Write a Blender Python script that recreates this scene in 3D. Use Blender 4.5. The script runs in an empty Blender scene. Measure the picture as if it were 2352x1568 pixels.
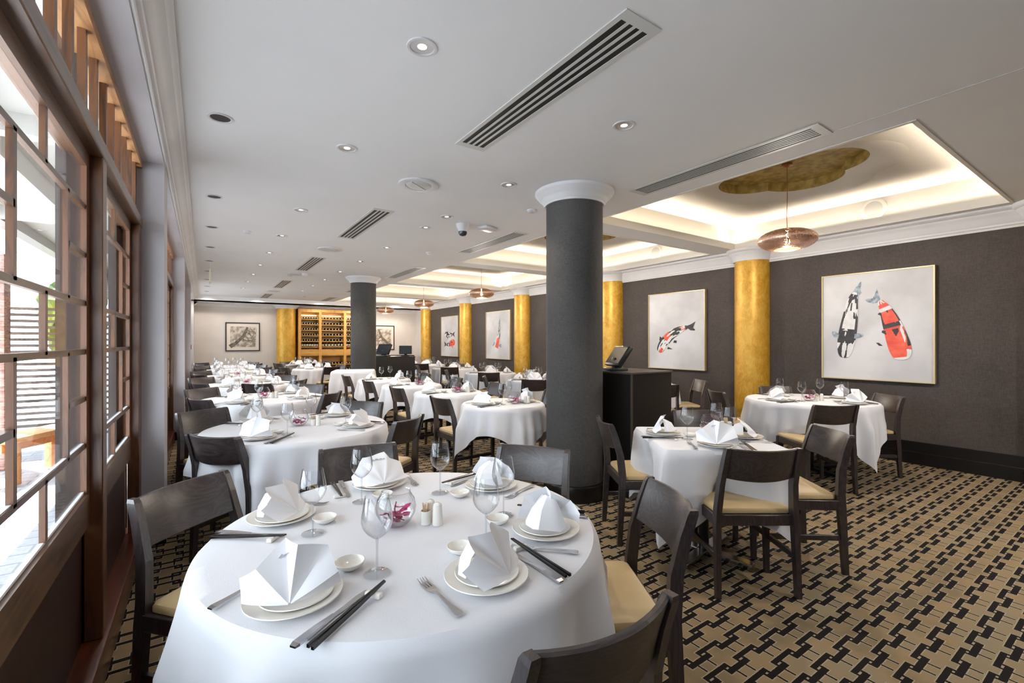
import bpy, bmesh, math, random
from mathutils import Vector, Matrix
PI=math.pi
C=bpy.context.scene.collection
sc=bpy.context.scene
R_=math.radians
CAMYAW=R_(34.193); SN,CS=math.sin(CAMYAW),math.cos(CAMYAW)
rnd=random.Random(7)
# ------------------------------------------------------------------ materials
def srgb(r,g,b):
    f=lambda c:(c/255/12.92 if c/255<=.04045 else ((c/255+.055)/1.055)**2.4)
    return (f(r),f(g),f(b),1)
class N:
    def __init__(s,name):
        s.m=bpy.data.materials.new(name); s.m.use_nodes=True; s.t=s.m.node_tree; s.t.nodes.clear()
        s.out=s.t.nodes.new('ShaderNodeOutputMaterial')
    def n(s,typ,**kw):
        nd=s.t.nodes.new('ShaderNode'+typ)
        for k,v in kw.items():
            if k in nd.inputs: s.inp(nd.inputs[k],v)
            else: setattr(nd,k,v)
        return nd
    def inp(s,sock,v):
        if isinstance(v,bpy.types.NodeSocket): s.t.links.new(v,sock)
        else: sock.default_value=v
    def mth(s,op,a,b=0,c=0):
        nd=s.t.nodes.new('ShaderNodeMath'); nd.operation=op
        s.inp(nd.inputs[0],a); s.inp(nd.inputs[1],b)
        if op in('MULTIPLY_ADD','WRAP','COMPARE','SMOOTH_MIN'): s.inp(nd.inputs[2],c)
        return nd.outputs[0]
    def mix(s,f,a,b):
        nd=s.t.nodes.new('ShaderNodeMix'); nd.data_type='RGBA'
        s.inp(nd.inputs[0],f); s.inp(nd.inputs[6],a); s.inp(nd.inputs[7],b); return nd.outputs[2]
    def ramp(s,f,stops):
        nd=s.t.nodes.new('ShaderNodeValToRGB'); s.inp(nd.inputs[0],f)
        e=nd.color_ramp.elements
        while len(e)<len(stops): e.new(.5)
        for i,(p,c) in enumerate(stops): e[i].position=p; e[i].color=c
        return nd.outputs[0]
    def obj(s): return s.n('TexCoord').outputs['Object']
    def pos(s): return s.n('NewGeometry').outputs['Position']
    def noise(s,vec,scale,detail=3,rough=.5,dist=0):
        nd=s.n('TexNoise',Scale=scale,Detail=detail,Roughness=rough,Distortion=dist); s.inp(nd.inputs['Vector'],vec); return nd.outputs[0]
    def mp(s,vec,sc_=(1,1,1),rot=(0,0,0)):
        nd=s.n('Mapping'); s.inp(nd.inputs['Vector'],vec); nd.inputs['Scale'].default_value=sc_; nd.inputs['Rotation'].default_value=rot; return nd.outputs[0]
    def bsdf(s,col,rough=.5,metal=0,bump=None,bstr=.2,bdist=.01,**kw):
        b=s.n('BsdfPrincipled'); s.inp(b.inputs['Base Color'],col); s.inp(b.inputs['Roughness'],rough); s.inp(b.inputs['Metallic'],metal)
        for k,v in kw.items(): s.inp(b.inputs[k.replace('_',' ')],v)
        if bump is not None:
            bp=s.n('Bump',Strength=bstr,Distance=bdist); s.inp(bp.inputs['Height'],bump); s.t.links.new(bp.outputs[0],b.inputs['Normal'])
        return b.outputs[0]
    def fin(s,sh): s.t.links.new(sh,s.out.inputs[0]); return s.m
def plain(name,col,rough=.5,metal=0,**kw):
    n=N(name); return n.fin(n.bsdf(col,rough,metal,**kw))
def noisy(name,c1,c2,scale,rough=.6,bstr=.1,sc_=(1,1,1),metal=0,detail=4,bdist=.005,world=False,p=(.35,.65)):
    n=N(name); v=n.mp(n.pos() if world else n.obj(),sc_); f=n.noise(v,scale,detail)
    return n.fin(n.bsdf(n.ramp(f,[(p[0],c1),(p[1],c2)]),rough,metal,bump=f,bstr=bstr,bdist=bdist))
def wood(name,c1,c2,sc_=(1,1,1),rough=.45,scale=9,coat=0.,dist=1.5,c3=None):
    n=N(name); v=n.mp(n.obj(),sc_); f=n.noise(v,scale,4,.6,dist)
    f2=n.noise(n.mp(n.obj(),tuple(a*7 for a in sc_)),scale*2,2)
    col=n.ramp(f,[(.3,c1),(.5,c3 or c2),(.7,c2)])
    col=n.mix(n.mth('MULTIPLY',f2,.35),col,c1)
    return n.fin(n.bsdf(col,rough,0,bump=f2,bstr=.06,bdist=.002,Coat_Weight=coat,Coat_Roughness=.25))
M={}
M['paint']=noisy('white_paint',srgb(222,222,224),srgb(228,228,229),3,.6,.02)
M['ceiling']=noisy('ceiling_paint',srgb(236,236,236),srgb(240,240,240),1.2,.8,.02,world=True)
M['tray']=plain('warm_tray_paint',srgb(240,236,228),.7)
M['greywall']=noisy('grey_wall_paint',srgb(204,197,190),srgb(212,205,198),2,.75,.02)
M['pale']=noisy('pale_pier_paint',srgb(188,184,188),srgb(196,192,195),2,.6,.02)
M['frame']=wood('brown_timber',srgb(54,32,18),srgb(100,62,34),(3,3,.35),.38,6,.2)
M['frame_y']=wood('brown_timber_rail',srgb(56,36,25),srgb(98,68,46),(3,.35,3),.35,6,.25)
M['lining']=wood('lit_timber_lining',srgb(112,76,44),srgb(168,124,82),(3,.35,3),.45,6,.1)  # lighter than the frame timber: light on the board put into its colour
M['ledge']=wood('red_timber_ledge',srgb(52,22,12),srgb(94,44,24),(4,.4,4),.3,5,.4)
M['panel']=wood('dark_red_panel',srgb(28,11,8),srgb(46,20,13),(3,3,.3),.4,5)
M['oak']=wood('honey_oak',srgb(168,112,42),srgb(214,158,78),(5,5,.4),.4,4)
M['oak_x']=wood('honey_oak_shelf',srgb(164,112,44),srgb(206,156,78),(.4,5,5),.4,4)
def chairwood(name,sc_):
    n=N(name); o=n.obj(); oi=n.n('ObjectInfo').outputs['Random']
    off=n.n('CombineXYZ',X=oi,Y=oi,Z=oi).outputs[0]
    v0=n.n('VectorMath',operation='MULTIPLY_ADD'); n.inp(v0.inputs[0],off); v0.inputs[1].default_value=(9,7,5); n.inp(v0.inputs[2],o)
    v=n.mp(v0.outputs[0],sc_)
    f=n.noise(v,2.6,2,.5,2.2)
    g=n.mth('FRACT',n.mth('MULTIPLY',f,9)); g=n.mth('PINGPONG',g,.5)
    fine=n.noise(n.mp(v0.outputs[0],tuple(a*9 for a in sc_)),8,3)
    col=n.ramp(g,[(0,srgb(34,27,28)),(.28,srgb(52,43,43)),(.5,srgb(66,55,54))])
    col=n.mix(n.mth('MULTIPLY',fine,.5),col,srgb(30,24,25))
    return n.fin(n.bsdf(col,n.mth('MULTIPLY_ADD',fine,.25,.27),0,bump=fine,bstr=.12,bdist=.001,Coat_Weight=.6,Coat_Roughness=.36))
M['chair']=chairwood('espresso_wood',(3,3,.6)); M['chair_x']=chairwood('espresso_veneer',(.9,2,3.2))
M['seat']=noisy('tan_vinyl',srgb(186,162,118),srgb(196,172,128),6,.45,.02)
M['black']=noisy('black_veneer',srgb(14,11,10),srgb(22,17,14),4,.35,.02,(1,1,.2))
M['blackedge']=plain('dark_edge_strip',srgb(70,62,56),.35)
M['base']=plain('black_skirting',srgb(16,13,12),.3)
M['plastic']=plain('black_plastic',srgb(24,28,30),.35)
M['screen']=plain('monitor_screen',srgb(38,48,56),.12)
# cloth
n=N('white_linen'); f=n.noise(n.obj(),2.2,2); w=n.noise(n.obj(),420,1)
M['cloth']=n.fin(n.bsdf(srgb(222,222,226),.75,0,bump=n.mth('MULTIPLY_ADD',w,.05,f),bstr=.35,bdist=.02,Sheen_Weight=.15))
n=N('napkin_linen'); f=n.noise(n.obj(),30,2)
M['napkin']=n.fin(n.bsdf(srgb(240,240,243),.7,0,bump=f,bstr=.15,bdist=.003,Sheen_Weight=.1))
M['china']=plain('white_porcelain',srgb(236,232,224),.12,Coat_Weight=.5)
M['steel']=plain('cutlery_steel',(.62,.62,.64,1),.22,1)
M['lacquer']=plain('black_lacquer',srgb(16,15,17),.25)
M['toothpick']=plain('toothpick_wood',srgb(206,176,136),.6)
# glass
def thin(name,tint,blend,gl=(1,1,1,1),rough=.02,base=0.,gmax=.8,edge=0.):
    n=N(name); lw=n.n('LayerWeight',Blend=.5); tr=n.n('BsdfTransparent',Color=n.mix(n.mth('MULTIPLY',n.mth('POWER',lw.outputs['Facing'],3.),edge),tint,(.12,.13,.14,1))); g=n.n('BsdfGlossy',Color=gl,Roughness=rough)
    fac=n.mth('MULTIPLY_ADD',n.mth('POWER',lw.outputs['Facing'],blend),gmax,.035+base)
    mx=n.n('MixShader'); n.inp(mx.inputs[0],fac); n.t.links.new(tr.outputs[0],mx.inputs[1]); n.t.links.new(g.outputs[0],mx.inputs[2])
    return n.fin(mx.outputs[0])
M['glass']=thin('clear_glass',(.95,.96,.97,1),2.,gmax=.8,edge=1.)
M['stem']=thin('clear_glass_stem',(.88,.9,.92,1),1.6,edge=.7)
M['pane']=thin('window_glass',(.93,.95,.95,1),6,gmax=.45)
# fabrics on walls / columns
def weave(name,c1,c2,s1,rough=.75,spec=.3):
    n=N(name); o=n.pos()
    a=n.noise(n.mp(o,(1,1,14)),s1,3); b=n.noise(n.mp(o,(14,14,1)),s1,3); c=n.noise(o,1.6,3)
    f=n.mth('MULTIPLY_ADD',n.mth('ADD',a,b),.5,n.mth('MULTIPLY_ADD',c,.35,-.17))
    return n.fin(n.bsdf(n.ramp(f,[(.35,c1),(.62,c2)]),rough,0,bump=f,bstr=.15,bdist=.004,Specular_IOR_Level=spec))
M['wallfab']=weave('dark_grasscloth',srgb(54,49,47),srgb(76,70,67),26)
M['colfab']=weave('charcoal_wallcovering',srgb(50,49,48),srgb(76,75,74),30)
n=N('gold_leaf'); o=n.pos(); a=n.noise(n.mp(o,(1,1,.7)),7,6,.7,.6); b=n.noise(n.mp(o,(3,3,1)),24,3)
col=n.ramp(n.mth('MULTIPLY_ADD',b,.3,n.mth('MULTIPLY',a,.8)),[(.38,srgb(168,120,26)),(.5,srgb(192,144,40)),(.64,srgb(208,164,68))])
M['gold']=n.fin(n.bsdf(col,.42,.25,bump=a,bstr=.12,bdist=.004))
M['goldleaf']=noisy('gold_leaf_ceiling',srgb(150,128,64),srgb(196,172,104),14,.5,.15,metal=.2)
# copper perforated
n=N('perforated_copper'); v=n.n('TexVoronoi',Scale=95.); n.inp(v.inputs['Vector'],n.obj()); hole=n.mth('LESS_THAN',v.outputs['Distance'],.33)
b=n.bsdf(srgb(240,206,186),.38,.9); tr=n.n('BsdfTransparent'); mx=n.n('MixShader'); n.inp(mx.inputs[0],hole); n.t.links.new(b,mx.inputs[1]); n.t.links.new(tr.outputs[0],mx.inputs[2])
M['copper']=n.fin(mx.outputs[0])
M['coppertrim']=plain('copper_trim',srgb(170,120,90),.3,1)
def emit(name,col,s):
    n=N(name); e=n.n('Emission',Color=col,Strength=s); return n.fin(e.outputs[0])
M['bulb']=emit('lit_bulb',(1,.72,.42,1),14)
M['diff']=emit('lit_diffuser',(1,.62,.38,1),1.6)
M['lamp']=emit('lit_downlight',(1,.9,.78,1),3.2)
M['winelight']=emit('lit_shelf_strip',(1,.8,.45,1),3.)
M['chrome']=plain('reflector_chrome',(.75,.75,.75,1),.15,1)
M['hole']=plain('black_baffle',(.004,.004,.004,1),.5)
M['vent']=plain('vent_metal',srgb(206,206,202),.5)
M['white']=plain('white_plastic',srgb(214,214,216),.4)
M['orchid']=noisy('magenta_orchid',srgb(150,26,84),srgb(206,70,130),30,.5,.1)
M['water']=plain('orchid_centre',srgb(110,20,60),.4)
M['canvas']=noisy('grey_white_canvas',srgb(188,187,189),srgb(208,207,209),1.6,.7,.02,p=(.4,.6))
M['koi_white']=noisy('koi_white_scales',srgb(204,206,206),srgb(220,219,218),20,.6,.05)
M['koi_black']=noisy('koi_black_ink',srgb(30,29,32),srgb(52,50,54),20,.6,.05)
M['koi_red']=noisy('koi_red_ink',srgb(206,66,48),srgb(228,98,74),12,.6,.05)
M['koi_blue']=noisy('koi_blue_fin',srgb(96,110,124),srgb(168,180,188),26,.6,.05)
M['framegold']=plain('thin_gilt_frame',srgb(196,176,132),.4,.3)
M['framedark']=plain('dark_picture_frame',srgb(34,28,26),.4)
M['mount']=plain('cream_mount',srgb(214,204,192),.7)
M['ink']=noisy('ink_wash',srgb(70,62,54),srgb(120,110,98),14,.7,.02)
M['inkpale']=noisy('pale_ink_wash',srgb(134,124,112),srgb(196,186,172),9,.7,.02,p=(.4,.6))
M['bottle']=plain('dark_bottle_glass',srgb(22,20,14),.15)
M['label']=plain('bottle_foil',srgb(206,196,170),.4)
M['red']=plain('red_plastic',srgb(150,24,22),.4)
M['exitw']=plain('cream_plastic',srgb(224,222,196),.5)
# outside
n=N('patio_paving'); o=n.pos(); br=n.n('TexBrick',Scale=1.6); n.inp(br.inputs['Vector'],o); br.inputs['Color1'].default_value=srgb(186,186,188); br.inputs['Color2'].default_value=srgb(166,168,172); br.inputs['Mortar'].default_value=srgb(120,122,124); br.inputs['Mortar Size'].default_value=.012
f=n.noise(n.mp(o,(1,2.2,1)),3,5,.6,.8)
M['paving']=n.fin(n.bsdf(n.mix(n.mth('MULTIPLY',f,.7),br.outputs[0],srgb(146,148,156)),.7,0,bump=f,bstr=.3,bdist=.01))
M['render']=noisy('mauve_render',srgb(50,41,38),srgb(58,47,43),5,.8,.1,world=True)
M['soffit']=noisy('outdoor_soffit_paint',srgb(212,212,206),srgb(222,222,216),1.2,.8,.05,world=True)
M['fascia']=plain('grey_fascia',srgb(150,148,144),.6)
M['slat']=noisy('dark_fence_slat',srgb(52,44,40),srgb(80,66,58),6,.7,.05)
M['shingle']=noisy('weathered_shingle',srgb(120,112,104),srgb(226,222,216),9,.9,.5,(1,3,1),bdist=.03)
M['pine']=wood('orange_pine',srgb(176,112,62),srgb(222,162,106),(3,3,3),.5,4)
M['leaf']=noisy('shrub_leaf',srgb(52,84,34),srgb(134,150,58),9,.7,.1)
M['brickp']=noisy('pinkish_brick',srgb(120,88,82),srgb(190,160,152),14,.85,.3,(1,1,4))
# carpet
def carpet():
    n=N('woven_patterned_carpet'); s=n.n('SeparateXYZ'); n.inp(s.inputs[0],n.pos()); X,Y=s.outputs[0],s.outputs[1]
    PY=.1065; PX=.2135
    v0=n.mth('SUBTRACT',Y,.7703)
    j=n.mth('CEIL',n.mth('DIVIDE',v0,PY))
    v=n.mth('SUBTRACT',v0,n.mth('MULTIPLY',j,PY))       # in (-PY,0]
    u=n.mth('SUBTRACT',n.mth('SUBTRACT',X,2.623),n.mth('MULTIPLY',j,PX*.5))
    rects=[(0,.157,-.028,-.006),(.143,.157,-.037,-.02),(0,.013,-.040,-.02),(-.097,.048,-.062,-.036),(.036,.050,-.05,-.028),(-.097,-.084,-.05,-.027),(.003,.0125,-.104,-.062),(-.0625,-.053,-.104,-.062)]
    def rect(r,g,vmin=0):
        uc=(r[0]+r[1])/2; vc=(r[2]+r[3])/2
        du=n.mth('ABSOLUTE',n.mth('WRAP',n.mth('SUBTRACT',u,uc),PX/2,-PX/2))
        dv=n.mth('ABSOLUTE',n.mth('SUBTRACT',v,vc))
        a=n.mth('SUBTRACT',du,(r[1]-r[0])/2); b=n.mth('SUBTRACT',dv,(r[3]-r[2])/2)
        return n.mth('MAXIMUM',a,b)
    d=None
    for r in rects:
        e=rect(r,0); d=e if d is None else n.mth('MINIMUM',d,e)
    wob=n.mth('MULTIPLY_ADD',n.noise(n.pos(),160,1),.003,-.0015)
    d=n.mth('ADD',d,wob)
    blk=n.mth('LESS_THAN',d,0); outl=n.mth('LESS_THAN',d,.0042)
    f=n.noise(n.pos(),3.2,3); g=n.noise(n.pos(),500,1)
    base=n.ramp(f,[(.35,srgb(128,112,86)),(.5,srgb(148,126,94)),(.65,srgb(142,128,102))])
    col=n.mix(outl,base,srgb(164,152,128)); col=n.mix(blk,col,srgb(16,13,15))
    col=n.mix(n.mth('MULTIPLY',g,.3),col,srgb(50,42,34))
    return n.fin(n.bsdf(col,.95,0,bump=g,bstr=.25,bdist=.003,Specular_IOR_Level=.15))
M['carpet']=carpet()
# ------------------------------------------------------------------ mesh helpers
class MB:
    def __init__(s): s.v=[];s.f=[];s.mi=[];s.sm=[];s.mats=[]
    def mat(s,m):
        if m is None: return 0
        m=M[m] if isinstance(m,str) else m
        if m not in s.mats: s.mats.append(m)
        return s.mats.index(m)
    def add(s,vs,fs,m=None,sm=False,T=None):
        b=len(s.v); k=s.mat(m)
        for p in vs:
            p=Vector(p)
            if T is not None: p=T@p
            s.v.append(p[:])
        for f in fs: s.f.append([b+i for i in f]); s.mi.append(k); s.sm.append(sm)
        return s
    def box(s,x0,x1,y0,y1,z0,z1,m=None,T=None):
        v=[(x0,y0,z0),(x1,y0,z0),(x1,y1,z0),(x0,y1,z0),(x0,y0,z1),(x1,y0,z1),(x1,y1,z1),(x0,y1,z1)]
        return s.add(v,[(0,3,2,1),(4,5,6,7),(0,1,5,4),(1,2,6,5),(2,3,7,6),(3,0,4,7)],m,False,T)
    def bev(s,x0,x1,y0,y1,z0,z1,m=None,b=.004,seg=2,T=None,sm=True):
        bm=bmesh.new(); r=bmesh.ops.create_cube(bm,size=1)
        for v in bm.verts: v.co=((x0+x1)/2+v.co.x*(x1-x0),(y0+y1)/2+v.co.y*(y1-y0),(z0+z1)/2+v.co.z*(z1-z0))
        bmesh.ops.bevel(bm,geom=bm.edges[:],offset=b,segments=seg,profile=.5,affect='EDGES')
        bm.verts.index_update()
        s.add([v.co[:] for v in bm.verts],[[v.index for v in f.verts] for f in bm.faces],m,sm,T); bm.free(); return s
    def lathe(s,prof,seg=32,m=None,T=None,a0=0,a1=2*PI,sm=True):
        full=abs(a1-a0-2*PI)<1e-6; n=seg if full else seg+1
        vs=[];fs=[]
        for (r,z) in prof:
            for i in range(n):
                a=a0+(a1-a0)*i/seg; vs.append((r*math.cos(a),r*math.sin(a),z))
        for k in range(len(prof)-1):
            for i in range(seg):
                i2=(i+1)%n if full else i+1
                fs.append((k*n+i,k*n+i2,(k+1)*n+i2,(k+1)*n+i))
        return s.add(vs,fs,m,sm,T)
    def disc(s,r,z,seg=32,m=None,T=None,up=True):
        vs=[(r*math.cos(2*PI*i/seg),r*math.sin(2*PI*i/seg),z) for i in range(seg)]
        f=list(range(seg)); return s.add(vs,[f if up else f[::-1]],m,False,T)
    def tube(s,pts,r,seg=8,m=None,T=None,cap=True):
        pts=[Vector(p) for p in pts]; vs=[];fs=[]
        rr=r if isinstance(r,(list,tuple)) else [r]*len(pts)
        for i,p in enumerate(pts):
            d=(pts[min(i+1,len(pts)-1)]-pts[max(i-1,0)]).normalized()
            a=d.orthogonal().normalized() if abs(d.z)>.99 else d.cross(Vector((0,0,1))).normalized(); b=d.cross(a)
            for k in range(seg):
                t=2*PI*k/seg; vs.append((p+(a*math.cos(t)+b*math.sin(t))*rr[i])[:])
        for i in range(len(pts)-1):
            for k in range(seg): fs.append((i*seg+k,i*seg+(k+1)%seg,(i+1)*seg+(k+1)%seg,(i+1)*seg+k))
        if cap: fs.append(list(range(seg))[::-1]); fs.append([(len(pts)-1)*seg+k for k in range(seg)])
        return s.add(vs,fs,m,True,T)
    def loft(s,secs,m=None,close=True,cap=True,sm=True,T=None):
        n=len(secs[0]); vs=[p for q in secs for p in q]; fs=[]
        for i in range(len(secs)-1):
            for k in range(n if close else n-1): fs.append((i*n+k,i*n+(k+1)%n,(i+1)*n+(k+1)%n,(i+1)*n+k))
        if cap and close: fs.append(list(range(n))[::-1]); fs.append([(len(secs)-1)*n+k for k in range(n)])
        return s.add(vs,fs,m,sm,T)
    def build(s,name,m=None,parent=None,loc=None,rz=0,autosmooth=True):
        me=bpy.data.meshes.new(name); me.from_pydata(s.v,[],s.f)
        if m is not None: me.materials.append(M[m] if isinstance(m,str) else m)
        else:
            for x in s.mats: me.materials.append(x)
            me.polygons.foreach_set('material_index',s.mi)
        me.polygons.foreach_set('use_smooth',s.sm); me.update()
        bm=bmesh.new(); bm.from_mesh(me); bmesh.ops.recalc_face_normals(bm,faces=bm.faces[:])
        if autosmooth:
            for e in bm.edges:
                if len(e.link_faces)==2 and e.calc_face_angle(0)>.7: e.smooth=False
        bm.to_mesh(me); bm.free()
        o=bpy.data.objects.new(name,me); C.objects.link(o)
        if parent: o.parent=parent
        if loc is not None: o.location=loc
        o.rotation_euler=(0,0,rz); return o
def tag(o,label=None,cat=None,group=None,kind=None):
    if label: o['label']=label
    if cat: o['category']=cat
    if group: o['group']=group
    if kind: o['kind']=kind
    return o
def empty(name,loc=(0,0,0),rz=0):
    o=bpy.data.objects.new(name,None); C.objects.link(o); o.location=loc; o.rotation_euler=(0,0,rz); o.empty_display_size=.05; return o
def dup(o,loc,rz=0,label=None,group=None,scale=None):
    r=o.copy(); C.objects.link(r); r.location=loc; r.rotation_euler=(0,0,rz)
    if scale: r.scale=scale
    if label: r['label']=label
    if group: r['group']=group
    for ch in o.children:
        c=ch.copy(); C.objects.link(c); c.parent=r
        for g in ch.children:
            d=g.copy(); C.objects.link(d); d.parent=c
    return r
class Proto:      # the first use is the prototype itself, later ones are copies
    def __init__(s,fn): s.fn=fn; s.o=None
    def put(s,loc,rz=0,label=None,cat=None,group=None,scale=None):
        if s.o is None:
            s.o=s.fn(); s.cat=cat; o=s.o; o.location=loc; o.rotation_euler=(0,0,rz)
            if scale: o.scale=scale
            tag(o,label,cat,group); s.first=None; return o
        o=dup(s.o,loc,rz,label,group,scale or (1,1,1))
        if cat: o['category']=cat
        return o
def struct(name,mb,m=None,parent=None,**k):
    o=mb.build(name,m,parent,**k); o['kind']='structure'; return o
def spun(mb,prof,axis_pts):  pass
# ------------------------------------------------------------------ room constants
CH=2.68; XR=6.60; YF=16.25; YB=-2.6; XL=-.215
PIERS=[(-.12,.16),(3.85,4.16),(7.82,8.13),(11.8,12.1)]
# floor
struct('floor',MB().box(-.9,7.4,YB-.1,YF+.1,-.06,0,'carpet'))
# ceiling with coffers
COF=[(.91+3.08*k,3.62+3.08*k) for k in range(5)]; CX0,CX1=3.54,6.33
cm=MB()
def slab(x0,x1,y0,y1,z=CH): cm.box(x0,x1,y0,y1,z,z+.04,'ceiling')
slab(-.36,CX0,YB-.1,15.6); slab(CX1,7.4,YB-.1,15.6)
ys=[YB-.1]+[v for c in COF for v in c]+[15.6]
for i in range(0,len(ys),2):
    if ys[i+1]>ys[i]: slab(CX0,CX1,ys[i],ys[i+1])
cm.box(-.36,7.4,15.6,15.66,2.52,2.72,'ceiling'); cm.box(-.36,7.4,15.6,YF+.1,2.52,2.56,'ceiling')   # lower band at the far end
def quat(a,R0=.38,off=.30):
    # radius of a four lobed outline, lobes on the diagonals of the coffer axes
    best=0
    for k in range(4):
        c=k*PI/2; dx=math.cos(a-c)*off; s_=R0**2-(off*math.sin(a-c))**2
        if s_>0: best=max(best,dx+math.sqrt(s_))
    return best
TZ=3.02
for (y0,y1) in COF:
    xa,xb,ya,yb=CX0,CX1,y0,y1
    for (a,b,c_,d) in ((xa-.02,xa+.006,ya-.02,yb+.02),(xb-.006,xb+.02,ya-.02,yb+.02),(xa,xb,ya-.02,ya+.006),(xa,xb,yb-.006,yb+.02)):
        cm.box(a,b,c_,d,CH-.004,CH+.085,'tray')
    g=.13
    for (a,b,c_,d) in ((xa-g,xa,ya-g,yb+g),(xb,xb+g,ya-g,yb+g),(xa,xb,ya-g,ya),(xa,xb,yb,yb+g)):
        cm.box(a,b,c_,d,CH+.041,CH+.05,'tray')
    for (a,b,c_,d) in ((xa-g-.02,xa-g,ya-g,yb+g),(xb+g,xb+g+.02,ya-g,yb+g),(xa-g,xb+g,ya-g-.02,ya-g),(xa-g,xb+g,yb+g,yb+g+.02)):
        cm.box(a,b,c_,d,CH+.04,TZ+.02,'tray')
    cx,cy=(xa+xb)/2,(ya+yb)/2; n_=96; hx,hy=(xb-xa)/2+g,(yb-ya)/2+g
    r0=[];r1=[];r2=[];r3=[];r4=[];r5=[]
    for i in range(n_):
        a=2*PI*i/n_; q=quat(a); ca,sa=math.cos(a),math.sin(a)
        e=min(hx/max(abs(ca),1e-6),hy/max(abs(sa),1e-6))
        r0.append((cx+e*ca,cy+e*sa,TZ)); r1.append((cx+(q+.27)*ca,cy+(q+.27)*sa,TZ)); r2.append((cx+(q+.25)*ca,cy+(q+.25)*sa,TZ-.007))
        r3.append((cx+q*ca,cy+q*sa,TZ+.05)); r4.append((cx+q*ca,cy+q*sa,TZ+.15)); r5.append((cx+(q+.12)*ca,cy+(q+.12)*sa,TZ+.005))
    cm.loft([r0,r1],'tray',cap=False,sm=False); cm.loft([r1,r2,r5,r3],'tray',cap=False); cm.loft([r3,r4],'goldleaf',cap=False,sm=False)
    cm.add(r4,[list(range(n_))],'goldleaf')
cm.box(-.9,7.4,YB-.1,YF+.1,3.3,3.36,'paint')
ceil=struct('ceiling',cm)
# walls
struct('wall_right',MB().box(XR,XR+.1,YB,15.05,0,CH,'wallfab').box(XR,XR+.14,15.05,YF,0,2.6,'greywall'))
struct('wall_far',MB().box(-.9,7.4,YF,YF+.1,0,2.7,'greywall'))
wb=MB(); wb.box(-.9,6.8,YB-.1,YB,0,CH,'wallfab')
struct('wall_back',wb)
# left wall : piers, bulkhead, soffit
wl=MB()
for (a,b) in PIERS: wl.box(-.46,XL,a,b,0,2.545,'pale')
wl.box(-.46,XL,YB,-.5,0,2.545,'pale'); 
wl.box(-.46,XL,15.6,YF,0,2.545,'pale')
wl.box(-.46,XL,YB,YF,2.545,CH+.3,'pale')
struct('wall_left',wl)
wbz=MB()
for (a,b) in PIERS[1:]: wbz.box(-.33,XL+.012,a-.012,b+.012,0,.11)
wbz.box(-.3,XL+.012,15.59,YF,0,.11); struct('baseboard_left',wbz,'base')
struct('baseboard_right',MB().box(XR-.07,XR,YB,15.05,0,.13).box(XR-.02,XR,YB,15.05,.13,.24),'base')
struct('baseboard_far',MB().box(-.2,XR,YF-.02,YF,0,.12),'base')
# cornices : profile (dist from wall, z below ceiling) extruded
def prof(h=.2,d=.13):
    return [(0,-h),(.012,-h),(.016,-h*.9),(.03,-h*.86),(.034,-h*.76),(.05,-h*.7),(.062,-h*.5),(.085,-h*.34),(.095,-h*.3),(.1,-h*.2),(d-.012,-h*.16),(d,-h*.1),(d,0)]
def cornice(name,p0,p1,nrm,z,h=.2,d=.13):
    P=prof(h,d); s=[]
    for p in (p0,p1): s.append([(p[0]+nrm[0]*a,p[1]+nrm[1]*a,z+b) for a,b in P])
    return struct(name,MB().loft(s,'paint',close=False,cap=False))
cornice('trim_1',(XL,YB),(XL,15.6),(1,0),CH,.13,.12)
cornice('trim_2',(XR,YB),(XR,15.6),(-1,0),CH,.2,.14)
cornice('trim_3',(-.3,YF),(XR+.14,YF),(0,-1),2.52,.1,.1)
cornice('trim_4',(XL,15.66),(XL,YF),(1,0),2.52,.1,.08)
struct('trim_5',MB().box(3.288,3.294,-1.6,1.2,CH-.003,CH),'white')
# ledge
lg=MB()
PB=[(-.5,-.12),(12.1,15.6)]+[(PIERS[i][1],PIERS[i+1][0]) for i in range(3)]
for (a,b) in PB: lg.bev(-.46,-.32,a,b,0,.15,'ledge',.01)
struct('trim_6',lg)
# windows
def window(idx,y0,y1,z0=.62,z1=2.10,X=-.38):
    m=MB(); t=.035; a,b=y0+.055,y1-.055; w=(b-a)
    def V(y,za,zb,ww=.026): m.box(X-.014,X,y-ww/2,y+ww/2,za,zb,'frame')
    def H(z,ya,yb,hh=.02): m.box(X-.014,X,ya,yb,z-hh/2,z+hh/2,'frame_y')
    gz0,gz1=.765,2.04
    m.box(X-.014,X+.004,y0,a,z0,z1,'frame'); m.box(X-.014,X+.004,b,y1,z0,z1,'frame')
    m.box(X-.014,X+.004,a,b,gz1,z1,'frame_y'); m.box(X-.014,X+.004,a,b,z0,gz0-.01,'frame_y'); m.box(X-.014,X+.010,a,b,gz0-.03,gz0-.008,'frame_y')
    for z in (gz0,.955,1.512): m.box(X-.013,X-.003,a,b,z-.006,z+.002,'white')
    yl,ym,yr=a+w*.245,(a+b)/2,b-w*.245
    h=[.945,1.313,1.502,1.878]
    for z in h: H(z,a,b)
    V(ym,gz0,h[0]); V(ym,h[1],h[2]); V(ym,h[3],gz1)
    for y in (yl,yr): V(y,h[0],h[1]); V(y,h[2],h[3])
    for z in ((h[0]+h[1])/2,(h[2]+h[3])/2): H(z,a,yl); H(z,yr,b)
    m.box(X-.05,X-.02,y0,y1,.15,z0,'panel')
    o=struct('window_%d'%idx,m)
    g=MB(); g.box(X-.012,X-.010,a,b,gz0-.01,gz1,'pane'); q=g.build('window_pane',None,o)
    return o
wi=1
BAYS=[(-.12+.28,3.85),(4.16,7.82),(8.13,11.8),(12.1,15.6)]
post=MB(); beam=MB(); lin=MB()
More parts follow.
